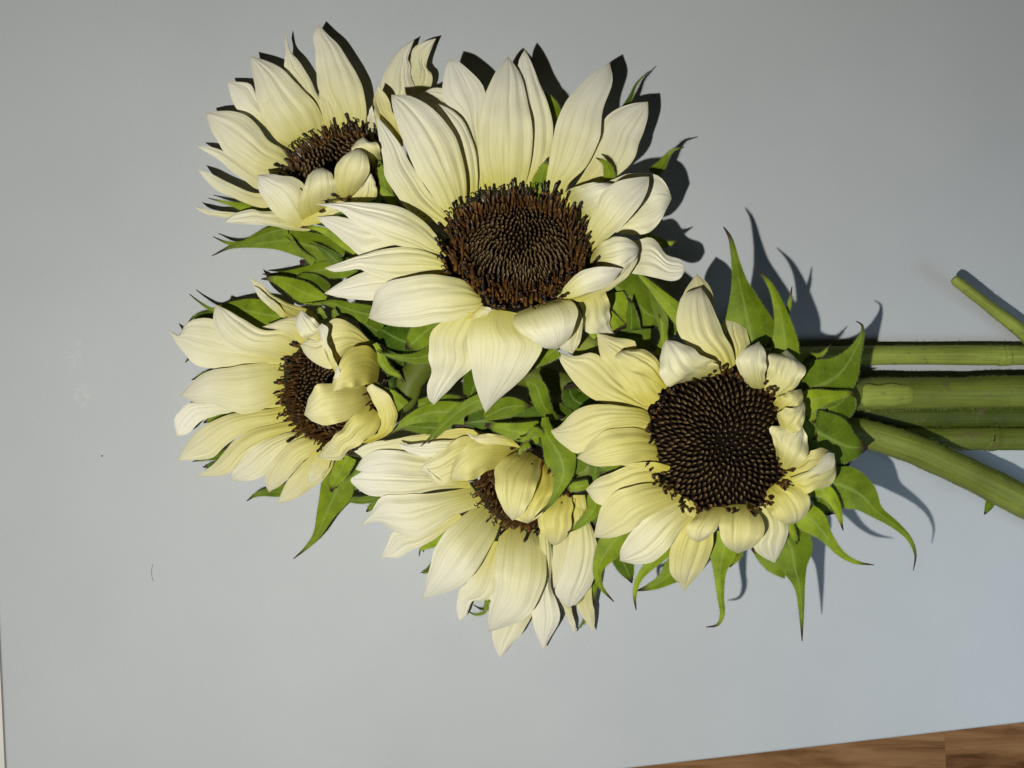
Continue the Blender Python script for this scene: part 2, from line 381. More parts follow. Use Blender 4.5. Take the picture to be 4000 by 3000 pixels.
    def ring(s, count, spec, seed=1, out=1.0, qs=(0.84, 0.92, 0.99, 1.02, 1.04)):
        """open rim florets with black stamens; spec = list of mesh data"""
        s.head(); rnd = random.Random(seed); bvh = s.cover()
        s.hairs('bract_hairs', s.bh, 0.0008)
        if s.sh: s.hairs('stem_hairs', s.sh, 0.0009)
        for k in range(count):
            th = 2*math.pi*(k+rnd.uniform(-.35, .35))/count; q = rnd.choice(qs)
            p = s.P(s.R*q, th, s.dome(q)-0.0005)
            er = s.u*math.cos(th)+s.v*math.sin(th)
            z = (s.n+er*(rnd.uniform(0.25, 0.75)*out if q > 0.9 else rnd.uniform(-0.1, 0.3))+Vector((rnd.uniform(-.2, .2), rnd.uniform(-.2, .2), 0))).normalized()
            if bvh.ray_cast(p+z*0.0015, z, 0.0062)[0]: continue
            qt = z.to_track_quat('Z', 'Y')
            ob = bpy.data.objects.new('floret', rnd.choice(spec)); COL.objects.link(ob); ob.parent = s.root
            sc = rnd.uniform(0.9, 1.45)
            ob.matrix_local = Matrix.Translation(p-s.root.location) @ qt.to_matrix().to_4x4() @ Matrix.Rotation(rnd.uniform(0, 6.3), 4, 'Z') @ Matrix.Scale(sc, 4)
    # -------- a petal from its two edges
    def petal(s, crop, L, tip, R, z, cv=1.2, ridge=0.3, tint=None, wave=0.7, nr=None, name='petal', fold=0.0):
        s.np += 1; rnd = random.Random(s.np*31+len(s.root['label']))
        M, Nn = 24, 30
        Lp = spline([cp(crop, p) for p in L]+[cp(crop, tip)], M); Rp = spline([cp(crop, p) for p in R]+[cp(crop, tip)], M)
        z = list(z)
        if z[0] is None:
            mx, my = (Lp[0][0]+Rp[0][0])/2, (Lp[0][1]+Rp[0][1])/2
            z[0] = max(4, s.plane_z(mx, my)*1000-4.0)
        width = max(math.dist(a, b) for a, b in zip(Lp, Rp))*K*1000
        nr = nr or max(2, min(4, round(width/4.2)))
        ph = rnd.uniform(0, 6.28); w1 = rnd.uniform(1.2, 2.6); w2 = rnd.uniform(2.5, 4.5); p1 = rnd.uniform(0, 6.28); p2 = rnd.uniform(0, 6.28); p3 = rnd.uniform(0, 6.28)
        skew = rnd.uniform(-0.25, 0.25); crump = 0.45 if wave < 1.1 else 1.25*wave/1.6
        gro = [(rnd.uniform(.14, .86), rnd.uniform(.016, .05), rnd.uniform(.15, .75), rnd.uniform(-.16, .16), rnd.uniform(.0, .35)) for _ in range(rnd.choice((3, 4, 5)))]
        def frill(pts, sd):
            out = []
            for i, (x, y) in enumerate(pts):
                a = pts[max(0, i-1)]; b = pts[min(M, i+1)]; dx, dy = b[0]-a[0], b[1]-a[1]; l = math.hypot(dx, dy) or 1
                k = (4.0+5.0*max(0, wave-0.7))*mnoise.noise(Vector((i*0.33, sd, s.np*1.7)))*math.sin(math.pi*i/M)**0.5
                out.append((x-dy/l*k, y+dx/l*k))
            return out
        Lp = frill(Lp, 0.5); Rp = frill(Rp, 9.5)
        vs = []; fs = []; uv = []
        for i in range(M):
            t = i/M; env = math.sin(math.pi*min(1, t*0.92+0.04))**0.6
            for j in range(Nn+1):
                q = j/Nn; e = 2*q-1
                x = Lp[i][0]+(Rp[i][0]-Lp[i][0])*q; y = Lp[i][1]+(Rp[i][1]-Lp[i][1])*q
                h = lag(z, t)
                h += cv*((1-e*e)-0.5)*env*min(1, width/9)
                h += ridge*(0.45*math.cos(2*math.pi*nr*(q-0.5)+skew+ph*0.15)+1.5*mnoise.noise(Vector((q*nr*2.1, t*1.3, ph+s.np))))*env*(1-0.5*t)*(1-0.5*abs(e)**4)*min(1.3, width/9)
                h += wave*abs(e)**2.5*(0.6*math.sin(2*math.pi*w1*t+(p1 if e < 0 else p2))+0.4*math.sin(2*math.pi*w2*t+p3+e))*env
                h += crump*mnoise.noise(Vector((x*0.014, y*0.014, s.np*3.1)))*env
                h += fold*abs(e)*env
                for gq, gs, gd, gk, g0 in gro:
                    gt = max(0.0, min(1.0, (t-g0)*6))*max(0.0, min(1.0, (0.97-t)*5))
                    h -= 0.62*gd*gt*min(1.2, width/10)*math.exp(-((q-gq-gk*(t-.5))/gs)**2)*(1.0 if ridge > .2 else .5)
                vs.append(px(x, y, max(0.9, h)/1000)); uv.append((q, t))
        vs.append(px(Lp[M][0], Lp[M][1], max(0.9, z[2])/1000)); uv.append((0.5, 1.0))
        for i in range(M-1):
            for j in range(Nn):
                a = i*(Nn+1)+j; fs.append((a, a+1, a+Nn+2, a+Nn+1))
        for j in range(Nn): fs.append(((M-1)*(Nn+1)+j, (M-1)*(Nn+1)+j+1, len(vs)-1))
        ob = mesh_obj(name, vs, fs, M_PETAL, s.root, uv)
        ob['tint'] = float(min(1, max(0, (s.tint if tint is None else tint)+rnd.uniform(-.08, .08))))
        s.pet.append(ob)
        return ob
    # -------- a bract from a centre line with widths
    def bract(s, crop, pts, z, tint=0.4, cup=-0.9, name='bract'):
        s.np += 1; rnd = random.Random(s.np*17+3)
        M, Nn = 26, 8; sc = CROP[crop][2]
        cl = spline([(*cp(crop, p[:2]), p[2]/sc) for p in pts], M)
        vs = []; fs = []; uv = []; p1 = rnd.uniform(0, 6.28)
        for i in range(M+1):
            a = cl[max(0, i-1)]; b = cl[min(M, i+1)]
            dx, dy = b[0]-a[0], b[1]-a[1]; l = math.hypot(dx, dy) or 1; nx, ny = -dy/l, dx/l
            t = i/M; w = max(cl[i][2], 3.0)
            for j in range(Nn+1):
                q = j/Nn; e = 2*q-1
                x = cl[i][0]+nx*w*0.5*e; y = cl[i][1]+ny*w*0.5*e
                ww = w*K*1000
                h = lag(z, t)+cup*0.12*ww*(abs(e)**1.4-0.5)
                h += 0.35*min(1, ww/6)*math.sin(7*t+p1+e*1.5)+0.25*mnoise.noise(Vector((x*0.02, y*0.02, s.np)))*min(1, ww/5)
                vs.append(px(x, y, max(0.7, h)/1000)); uv.append((q, t))
        for i in range(M):
            for j in range(Nn):
                a = i*(Nn+1)+j; fs.append((a, a+1, a+Nn+2, a+Nn+1))
        ob = mesh_obj(name, vs, fs, M_BRACT, s.root, uv)
        for i in range(1, int(M*0.85)):
            for j in (0, Nn):
                e = (vs[i*(Nn+1)+j]-vs[i*(Nn+1)+Nn-j]).normalized()
                for k in range(3):
                    p = vs[i*(Nn+1)+j].lerp(vs[(i+1)*(Nn+1)+j], (k+rnd.random())/3); s.bh.append((p, e))
        ob['tint'] = float(min(1, max(0, tint+rnd.uniform(-.1, .1)))); return ob
    def hairs(s, name, P, length):
        """P: list of (point, direction); one mass of fine bristles"""
        v = []; f = []; rnd = random.Random(len(P))
        for p, d in P:
            L = length*rnd.uniform(.5, 1.2); d = (d+Vector((rnd.uniform(-.5, .5), rnd.uniform(-.5, .5), rnd.uniform(-.2, .5)))).normalized()
            a = d.cross(Vector((.3, .2, 1))).normalized()*0.00009; b = d.cross(a).normalized()*0.00009; k = len(v)
            v += [p-d*0.0003+a, p-d*0.0003-a*.5+b, p-d*0.0003-a*.5-b, p+d*L]
            f += [(k, k+1, k+3), (k+1, k+2, k+3), (k+2, k, k+3)]
        ob = mesh_obj(name, v, f, M_HAIR, s.root, smooth=False); ob['kind'] = 'stuff'
    def stem(s, pts, tint=0.4, name='stem', start=True, cap=True):
        """pts: (px x, px y, z mm, radius mm)"""
        P = [(*px(x, y, z/1000), r/1000) for x, y, z, r in pts]
        if start: P = [(*(s.back+s.n*0.004), P[0][3]*0.9)]+P
        M = 14*len(P); cl = spline3(P, M); n = 18
        vs = []; fs = []; uv = []; rnd = random.Random(len(pts)*7+int(pts[0][0])); ph = rnd.uniform(0, 6)
        run = 0.0; runs = []
        for i in range(M+1):
            a = Vector(cl[max(0, i-1)][:3]); b = Vector(cl[min(M, i+1)][:3]); d = (b-a).normalized()
            if i: run += (Vector(cl[i][:3])-Vector(cl[i-1][:3])).length
            runs.append(run)
            up = Vector((0, 0, 1)) if abs(d.z) < 0.9 else Vector((1, 0, 0))
            sx = d.cross(up).normalized(); sy = sx.cross(d)
            r = cl[i][3]*(1+0.025*math.sin(i*0.21+ph)+0.015*math.sin(i*0.53))
            for k in range(n):
                t = 2*math.pi*k/n
                rr = r*(1+0.035*math.cos(5*t+ph)+0.02*math.cos(9*t))
                vs.append(Vector(cl[i][:3])+sx*(rr*math.cos(t))+sy*(rr*math.sin(t))); uv.append((abs(k/n*2-1), run))
        for i in range(M):
            for k in range(n):
                a = i*n+k; b = i*n+(k+1) % n; fs.append((a, b, b+n, a+n))
        if cap: fs.append(tuple(range(n-1, -1, -1))); fs.append(tuple(range(M*n, M*n+n)))
        rh = random.Random(5)
        for _ in range(int(run*16000)):
            d_ = rh.random()*run; i = next((q for q in range(M) if runs[q+1] >= d_), M-1); k = rh.randrange(n); p = vs[i*n+k].lerp(vs[(i+1)*n+k], rh.random())
            if p.x > 0.11 and p.z > 0.004: s.sh.append((p, (vs[i*n+k]-Vector(cl[i][:3])).normalized()))
        ob = mesh_obj(name, vs, fs, M_STEM, s.root, uv); ob['tint'] = tint; return ob

def spline3(P, n):
    A = [tuple(2*a-b for a, b in zip(P[0], P[1]))]+P+[tuple(2*a-b for a, b in zip(P[-1], P[-2]))]
    fine = []
    for i in range(1, len(A)-2):
        p0, p1, p2, p3 = A[i-1:i+3]
        for k in range(24):
            t = k/24
            fine.append(tuple(0.5*(2*b+(c-a)*t+(2*a-5*b+4*c-d)*t*t+(-a+3*b-3*c+d)*t**3) for a, b, c, d in zip(p0, p1, p2, p3)))
    fine.append(tuple(P[-1])); m = len(fine)-1
    out = []
    for k in range(n+1):
        f = k/n*m; i = min(m-1, int(f)); u = f-i
        out.append(tuple(a+(b-a)*u for a, b in zip(fine[i], fine[i+1])))
    return out

# rim floret meshes: an orange tube with a black anther column, forked or straight
def floret_mesh(kind):
    v = []; f = []; mi = []
    def tube(pts, n, m):
        k0 = len(v)
        for (c, r) in pts:
            for k in range(n):
                t = 2*math.pi*k/n; v.append((c[0]+r*math.cos(t), c[1]+r*math.sin(t), c[2]))
        for i in range(len(pts)-1):
            for k in range(n):
                a = k0+i*n+k; b = k0+i*n+(k+1) % n; f.append((a, b, b+n, a+n)); mi.append(m)
        f.append(tuple(k0+(len(pts)-1)*n+k for k in range(n))); mi.append(m)
    u = 0.001
    tube([((0, 0, 0), .40*u), ((0, 0, 1.4*u), .5*u), ((0.05*u, 0, 2.5*u), .6*u), ((.05*u, 0, 2.7*u), .4*u)], 6, 0)
    if kind == 0:
        tube([((0, 0, 2.6*u), .32*u), ((.1*u, 0, 3.8*u), .34*u), ((.3*u, 0, 5.0*u), .50*u), ((.42*u, 0, 5.5*u), .42*u), ((.45*u, 0, 5.7*u), .1*u)], 6, 1)
    elif kind == 1:
        tube([((0, 0, 2.6*u), .30*u), ((0, .1*u, 4.2*u), .33*u)], 6, 1)
        for sg in (-1, 1):
            tube([((0, .1*u, 4.0*u), .20*u), ((sg*.55*u, .1*u, 4.7*u), .22*u), ((sg*.95*u, .1*u, 4.6*u), .26*u), ((sg*1.05*u, .1*u, 4.1*u), .12*u)], 5, 1)
    else:
        tube([((0, 0, 2.4*u), .40*u), ((0, 0, 3.5*u), .42*u), ((0, 0, 3.8*u), .2*u)], 6, 1)
    me = bpy.data.meshes.new('floret'); me.from_pydata(v, [], f)
    me.materials.append(M_TUBE); me.materials.append(M_STAMEN)
    for p, m in zip(me.polygons, mi): p.material_index = m; p.use_smooth = True
    return me
FM = [floret_mesh(0), floret_mesh(1), floret_mesh(2)]

# ================================================================== the big white flower in the middle
m = Flower('largest white sunflower, its wide brown disc fully open, lying over the other heads', 2, (857, 905), 26.0, 33, (0.05, -1), 50, 0.06, 0.70, 0.95)
P = m.petal; U = None
P(2, [(735,665),(700,560),(688,430),(705,320),(745,220),(785,155)], (815,125), [(865,665),(890,620),(910,510),(912,400),(890,290),(860,190)], (U,38,29), 2.0)
P(2, [(835,660),(840,400),(850,250),(855,150)], (880,98), [(930,650),(960,590),(990,500),(998,420),(985,350),(950,250),(905,140)], (U,33,25), 1.0)
P(2, [(960,690),(975,580),(1000,430),(1040,320),(1100,245),(1160,190)], (1225,150), [(1040,695),(1060,640),(1130,570),(1180,470),(1190,400),(1200,330),(1237,230)], (U,39,28), 1.4)
P(2, [(1060,690),(1150,540),(1195,400),(1240,345),(1310,318)], (1380,308), [(1150,700),(1200,650),(1270,600),(1320,545),(1355,450),(1380,370)], (U,33,27), 1.0)
P(2, [(1010,700),(1060,670),(1120,645),(1200,632),(1300,600),(1400,600),(1455,640)], (1476,700), [(1110,800),(1180,815),(1260,838),(1340,848),(1400,825),(1445,765)], (U,44,40), 1.2, wave=1.6, tint=.2)
P(2, [(1030,690),(1060,665),(1100,648),(1170,636)], (1240,640), [(1110,790),(1150,770),(1200,730),(1230,690)], (U,48,47), 1.5)
P(2, [(1118,880),(1140,800),(1165,740),(1200,670),(1260,630),(1330,615)], (1385,612), [(1160,925),(1200,880),(1270,815),(1340,740),(1380,660)], (U,58,50), -1.6)
P(2, [(1150,930),(1190,880),(1240,855),(1290,860),(1330,880)], (1345,905), [(1140,985),(1200,1000),(1260,1010),(1300,980),(1330,945)], (U,60,54), 1.6, wave=1.0)
P(2, [(1170,930),(1260,890),(1335,868),(1390,860),(1420,880),(1460,930),(1515,950)], (1532,990), [(1170,990),(1250,990),(1310,1000),(1390,1015),(1460,1035),(1510,1025)], (52,48,43), 1.4, wave=1.2)
P(2, [(1005,1105),(1050,1050),(1100,1000),(1160,978),(1220,975)], (1278,985), [(1040,1118),(1080,1100),(1150,1080),(1215,1055),(1255,1015)], (U,68,62), -1.5, ridge=.35)
P(2, [(1050,1110),(1180,1060),(1270,1000),(1325,930)], (1345,890), [(1110,1120),(1160,1098),(1230,1068),(1290,1020),(1332,965)], (62,58,53), 1.5, tint=.4)
P(2, [(1090,1100),(1110,1150),(1115,1200),(1130,1240)], (1250,1255), [(1200,1060),(1215,1090),(1228,1140),(1225,1210)], (58,50,42), 1.5, wave=1.6, tint=.3)
P(2, [(870,1140),(830,1195),(860,1240),(910,1275),(960,1305)], (1012,1312), [(1010,1108),(1065,1115),(1095,1150),(1090,1200),(1060,1270)], (U,70,59), 2.4, ridge=.12)
P(2, [(1020,1120),(1060,1180),(1040,1250),(1020,1300)], (1075,1330), [(1085,1120),(1115,1180),(1110,1260),(1095,1300)], (60,56,46), 1.2, tint=.35)
P(2, [(720,1150),(665,1195),(650,1260),(658,1330),(672,1420),(695,1500)], (722,1570), [(850,1150),(870,1220),(920,1265),(955,1300),(920,1370),(860,1440),(780,1510)], (U,63,40), 2.2, ridge=.12)
P(2, [(600,1165),(530,1210),(500,1260),(488,1340),(505,1400),(485,1460),(490,1510)], (513,1537), [(700,1160),(690,1220),(665,1290),(668,1340),(665,1385),(620,1430),(555,1495)], (U,54,36), 1.2, wave=1.2)
P(2, [(690,1085),(640,1035),(580,1015),(500,1008),(400,1020),(320,1040),(275,1080),(265,1130)], (248,1185), [(740,1130),(700,1165),(620,1190),(530,1205),(430,1220),(330,1215)], (U,62,44), 2.6, ridge=.35)
P(2, [(600,1030),(450,1000),(300,985),(200,1010),(120,1050)], (68,1085), [(600,1080),(520,1090),(400,1105),(270,1112),(200,1110),(130,1100)], (U,47,36), 1.0)
P(2, [(560,965),(520,930),(420,900),(340,898),(250,920),(190,940),(130,960)], (70,982), [(580,1010),(480,1030),(370,1045),(270,1020),(215,988),(185,990),(110,998)], (U,51,42), 1.4, ridge=.3)
P(2, [(580,905),(540,865),(480,800),(400,745),(300,720),(200,715),(110,718)], (30,722), [(560,935),(500,932),(420,905),(330,880),(260,845),(190,800),(130,750)], (U,53,47), 2.2, ridge=.4)
P(2, [(520,870),(400,820),(300,790),(200,785),(110,772)], (38,775), [(520,915),(420,900),(350,890),(280,915),(220,935),(170,895),(120,850),(70,810)], (U,43,34), 1.0)
P(2, [(560,815),(500,795),(420,760),(370,700),(320,620),(310,560),(290,450)], (278,365), [(580,785),(530,725),(470,640),(420,560),(375,480),(330,420)], (U,41,37), 1.2)
P(2, [(575,800),(500,680),(440,590),(400,500),(365,400),(345,330)], (340,280), [(640,735),(645,680),(640,600),(625,530),(600,450),(560,390),(500,330),(420,285)], (U,46,39), 2.2, ridge=.42)
P(2, [(640,700),(620,540),(590,430),(550,370)], (515,310), [(690,690),(692,600),(680,500),(650,420),(600,350)], (U,38,33), 1.4)
P(2, [(670,670),(660,500),(610,360),(550,300),(548,230),(560,170)], (577,135), [(735,670),(715,520),(705,400),(720,290),(712,245),(670,195),(620,150)], (U,33,26), 1.2)
P(2, [(640,520),(560,400),(500,340)], (450,283), [(680,500),(650,380),(600,280),(520,250)], (30,28,23), 1.2, tint=.25)
P(2, [(370,480),(330,420),(290,370),(268,310)], (288,246), [(390,490),(378,420),(370,370),(345,350),(325,290)], (33,31,28), -2.0, tint=.6)
P(2, [(690,1150),(700,1140),(720,1135)], (760,1150), [(640,1190),(680,1185),(720,1175)], (63,64,62), 1.0, tint=.4)
B = m.bract
B(2, [(940,700,60),(945,640,70),(955,590,40),(975,535,5)], (33,33,34), .7)
B(2, [(1010,400,40),(1000,340,45),(985,300,24),(950,268,5)], (24,24,24), .5)
B(2, [(1225,640,45),(1222,590,40),(1205,555,20),(1170,535,4)], (34,40,44), .7)
B(2, [(1400,600,50),(1430,570,40),(1450,540,25),(1480,505,10),(1528,492,4)], (30,28,30), .6)
B(2, [(1350,860,60),(1420,880,40),(1460,885,20),(1500,868,4)], (34,32,34), .7)
B(2, [(1290,330,26),(1312,285,15),(1335,235,8),(1382,185,3)], (20,18,18), .0)
B(5, [(400,110,120),(480,170,200),(560,240,120),(625,240,10)], (40,36,32), .22)
B(5, [(480,110,70),(540,150,70),(600,210,50),(640,270,10)], (32,30,28), .3)
B(5, [(410,150,80),(420,200,100),(430,260,70),(440,300,40)], (42,42,40), .85)
B(5, [(430,290,60),(405,250,38),(370,205,20),(348,142,4)], (43,46,48), .7)
B(5, [(480,320,90),(485,250,50),(478,170,5)], (36,42,46), .15)
B(5, [(340,330,20),(320,310,22),(300,280,20),(290,240,6)], (36,36,36), .8)
B(7, [(1580,900,140),(1470,980,240),(1370,1070,170),(1290,1135,20)], (52,46,42), .35)
B(7, [(1520,1180,150),(1380,1215,90),(1220,1205,42),(1110,1180,20),(1038,1148,5)], (48,44,44), .35)
B(7, [(1100,940,120),(1000,860,160),(900,830,120),(800,800,30)], (40,34,32), .1)
B(7, [(1450,1130,200),(1250,1060,240),(1100,980,160),(1000,930,20)], (40,34,28), .08)
B(7, [(1500,1000,160),(1480,1130,160),(1470,1240,60)], (46,40,38), .1)
B(2, [(890,1440,24),(930,1465,70),(952,1530,64),(990,1580,34),(1042,1587,6)], (46,42,34), .35)
B(2, [(1010,1310,70),(960,1340,60),(900,1380,30)], (44,40,34), .4)
B(2, [(700,1380,120),(680,1450,100),(650,1530,30)], (40,30,24), .1)
m.stem([(2260,1340,30,5),(2600,1420,16,4.2),(3000,1400,11,4.0),(3400,1388,9,3.9),(3875,1388,9,3.9),(3900,1390,9,4.15),(3930,1389,9,4.0),(4000,1388,9,3.9),(4450,1400,9,3.9)], 1.0)
m.stem([(3724,1088,17,1.3),(3745,1105,17,1.9),(3860,1195,15,2.2),(3960,1270,13,2.6),(4060,1350,10,3.0),(4170,1394,9,3.2)], 1.15, 'side_shoot', False)
m.ring(78, FM, 5)

# ================================================================== the cream flower by the stems
r = Flower('cream yellow sunflower with short ruffled petals and long curling green bracts beside the stems', 5, (838, 753), 26.8, 4, (-0.3, 0.1), 60, 0.70, 0.86, 1.12)
P = r.petal
P(5, [(580,650),(530,622),(450,608),(370,602),(290,610),(240,640),(190,690)], (148,708), [(600,735),(540,705),(480,700),(400,720),(330,755),(265,800),(205,765)], (U,60,47), 1.8)
P(5, [(590,725),(520,700),(440,695),(360,715),(300,770)], (262,818), [(625,835),(560,828),(480,838),(400,852),(320,845)], (U,63,53), 2.0)
P(5, [(620,860),(560,842),(480,845),(410,875),(350,900)], (298,945), [(640,910),(560,940),(480,975),(400,1010),(340,1000)], (U,57,47), 1.2)
P(5, [(650,915),(600,918),(520,925),(430,950),(370,1000),(345,1070)], (330,1140), [(710,965),(680,990),(610,1025),(540,1065),(470,1120),(400,1142)], (U,62,48), 2.0)
P(5, [(690,975),(620,1020),(560,1050),(500,1100),(460,1150),(440,1190)], (436,1235), [(750,1010),(730,1060),(680,1120),(630,1190),(570,1240),(500,1248)], (U,59,46), 1.8, tint=.25)
P(5, [(735,1010),(690,1090),(650,1160),(635,1220),(645,1290),(680,1330)], (697,1360), [(800,1015),(812,1080),(815,1140),(810,1190),(780,1260),(730,1320)], (U,55,40), 1.6)
P(5, [(785,1010),(740,1060),(705,1108),(720,1142)], (755,1160), [(880,1000),(860,1060),(830,1105),(795,1140)], (U,65,60), 1.6)
P(5, [(880,995),(848,1060),(842,1120),(860,1170)], (915,1206), [(965,995),(1000,1040),(1022,1090),(1010,1145),(970,1182)], (U,67,56), 2.2)
P(5, [(970,985),(1010,1080),(995,1140),(980,1180),(1010,1215)], (1065,1245), [(1040,970),(1100,1050),(1122,1110),(1090,1200)], (U,56,46), 1.4, tint=.3)
P(5, [(1010,960),(1030,1010),(1065,1060),(1105,1080)], (1142,1086), [(1060,900),(1130,915),(1180,940),(1207,990),(1190,1050)], (U,64,57), 2.0, wave=1.2)
P(5, [(1080,875),(1130,850),(1190,800),(1240,778),(1290,790)], (1313,832), [(1070,920),(1140,945),(1200,962),(1240,937),(1290,930),(1310,885)], (U,64,54), 2.0, wave=1.6)
P(5, [(1120,900),(1180,880),(1230,850),(1270,800)], (1305,800), [(1150,930),(1200,905),(1260,880),(1305,850)], (65,67,60), -1.2, tint=.15)
P(5, [(1080,850),(1062,770),(1045,700),(1100,690)], (1170,680), [(1085,900),(1140,870),(1190,815),(1198,750)], (U,67,62), 1.6, wave=2.2, tint=.5)
P(5, [(1085,720),(1075,650),(1095,622),(1140,610)], (1182,590), [(1100,760),(1140,730),(1175,690),(1190,640)], (U,69,63), 1.6, wave=2.0)
P(5, [(1050,600),(1085,565),(1125,545)], (1172,538), [(1080,660),(1110,645),(1160,622),(1180,580)], (U,66,59), 1.6, wave=1.8)
P(5, [(1000,545),(1028,470),(1028,410),(1055,393),(1085,398)], (1112,378), [(1065,590),(1110,562),(1160,525),(1192,466),(1150,415)], (U,65,56), 1.8, wave=1.8, tint=.3)
P(5, [(985,545),(950,515),(915,460),(906,420),(940,380)], (1000,345), [(1020,550),(1025,500),(1030,440),(1027,390)], (U,70,64), 1.6, wave=.8, tint=.25)
P(5, [(880,500),(890,400),(850,320),(848,275),(875,248)], (905,234), [(935,500),(945,410),(965,370),(960,330),(935,265)], (U,55,46), 1.4)
P(5, [(850,500),(790,420),(720,370),(670,300),(668,230),(690,160)], (765,126), [(915,490),(905,430),(890,370),(860,320),(830,250),(800,180)], (U,61,52), 2.0, tint=.55)
P(5, [(760,420),(715,300),(690,200),(700,140)], (748,73), [(850,400),(835,300),(815,215),(822,180),(795,115)], (55,51,43), 1.2)
P(5, [(760,500),(690,512),(640,532),(602,490),(598,430),(605,380)], (622,338), [(860,490),(838,460),(830,430),(770,408),(735,375),(680,350)], (U,69,64), 2.2, wave=1.8, tint=.22)
P(5, [(680,525),(680,475),(715,432)], (775,412), [(845,492),(840,455),(818,428)], (U,66,64), 1.6, wave=1.6, tint=.55)
P(5, [(600,640),(480,560),(400,470),(358,400)], (342,312), [(670,580),(640,550),(605,500),(600,440),(560,395),(505,375),(500,345),(425,330)], (U,56,47), 1.6, wave=1.2)
P(5, [(620,540),(540,490),(470,470),(430,430),(413,405)], (440,383), [(640,520),(612,480),(600,440),(570,398),(515,377)], (63,66,60), 2.2, wave=1.4)
P(5, [(600,655),(480,615),(400,603),(320,575),(250,510),(200,440)], (183,388), [(650,600),(560,600),(500,550),(430,485),(380,425),(325,393),(255,405)], (U,52,42), 1.6)
P(5, [(640,880),(540,870),(460,850)], (400,842), [(640,850),(560,832),(480,836)], (58,58,55), 1.0, tint=.85)
P(5, [(660,960),(700,1000),(690,1080)], (680,1130), [(760,990),(740,1050),(710,1100)], (57,57,54), 1.0, tint=.7)
B = r.bract
B(5, [(980,380,190),(960,290,205),(940,190,130),(922,110,68),(905,20,34),(885,-70,18),(857,-118,5)], (50,50,49), .45)
B(6, [(300,680,110),(295,600,115),(285,510,74),(258,410,40),(222,335,20),(166,273,4)], (52,52,50), .5)
B(6, [(160,610,45),(230,550,46),(290,495,24),(312,435,18),(325,353,4)], (46,47,48), .75)
B(6, [(340,680,30),(400,662,38),(450,648,16),(492,603,4)], (44,42,42), .9)
B(6, [(380,800,170),(470,770,215),(540,720,160),(592,640,66),(626,565,24),(628,520,11),(600,502,3)], (48,47,48), .38)
B(6, [(480,880,160),(540,850,140),(570,800,40)], (42,40,38), .35)
B(6, [(370,860,110),(430,838,84),(510,824,42),(606,806,5)], (54,54,50), .85)
B(6, [(390,830,60),(405,890,50),(420,945,8)], (53,52,50), .75)
B(6, [(370,920,60),(400,980,70),(430,1010,20)], (50,50,48), .4)
B(6, [(400,960,170),(490,1010,205),(570,1045,140),(655,1050,6)], (47,47,46), .3)
B(6, [(450,1060,150),(520,1100,160),(570,1130,60)], (44,43,42), .35)
B(6, [(500,1200,140),(560,1220,180),(630,1260,140),(690,1325,62),(765,1378,36),(830,1440,22),(858,1510,12),(849,1580,3)], (48,50,50), .4)
B(6, [(400,1220,70),(470,1240,64),(515,1300,40),(546,1407,4)], (52,54,52), .9)
B(6, [(440,1240,90),(480,1300,90),(490,1340,50)], (44,42,40), .3)
B(6, [(350,1330,110),(420,1370,115),(475,1435,56),(535,1505,30),(600,1543,17),(680,1556,3)], (50,52,50), .75)
B(6, [(310,1360,30),(330,1420,24),(348,1465,5)], (54,54,52), .85)
B(5, [(1080,1090,150),(1130,1180,180),(1145,1260,105),(1165,1340,44),(1172,1430,24),(1175,1560,4)], (48,48,48), .42)
B(5, [(1120,1250,120),(1050,1230,90),(970,1185,10)], (44,43,42), .4)
B(5, [(870,1120,90),(855,1200,112),(842,1280,52),(845,1380,28),(852,1450,20),(832,1494,12),(786,1503,4)], (50,50,48), .7)
B(5, [(900,1140,60),(905,1200,60),(880,1260,10)], (46,46,44), .5)
B(5, [(740,1180,60),(670,1260,100),(610,1315,54),(550,1343,26),(505,1356,5)], (47,46,44), .45)
B(5, [(650,1170,60),(575,1235,48),(515,1305,26),(497,1375,15),(503,1434,4)], (50,50,48), .8)
B(5, [(460,1100,120),(395,1180,105),(348,1265,44),(358,1335,20),(412,1400,4)], (46,44,40), .6)
B(5, [(420,1180,80),(460,1260,70),(486,1325,6)], (38,34,32), .2)
B(5, [(690,250,80),(620,180,54),(560,118,28),(520,78,15),(497,32,4)], (46,46,46), .75)
B(5, [(660,320,110),(615,230,80),(575,160,40),(545,105,5)], (40,38,36), .25)
B(5, [(600,400,50),(615,340,30),(608,280,14),(594,233,4)], (50,54,54), .75)
B(5, [(560,340,90),(480,335,60),(420,350,10)], (42,40,38), .25)
B(5, [(330,620,80),(250,580,90),(230,520,40)], (38,30,26), .12)
B(5, [(540,820,40),(460,835,40),(380,850,40),(360,900,10)], (50,48,46), .5)
r.stem([(3080,1545,40,6.6),(3250,1542,26,6.4),(3420,1540,17,6.3),(3700,1536,15,6.3),(4000,1530,14,6.3),(4450,1530,14,6.3)], .5)
r.ring(70, FM, 9, 0.3, (0.88, 0.92, 0.96, 0.97))

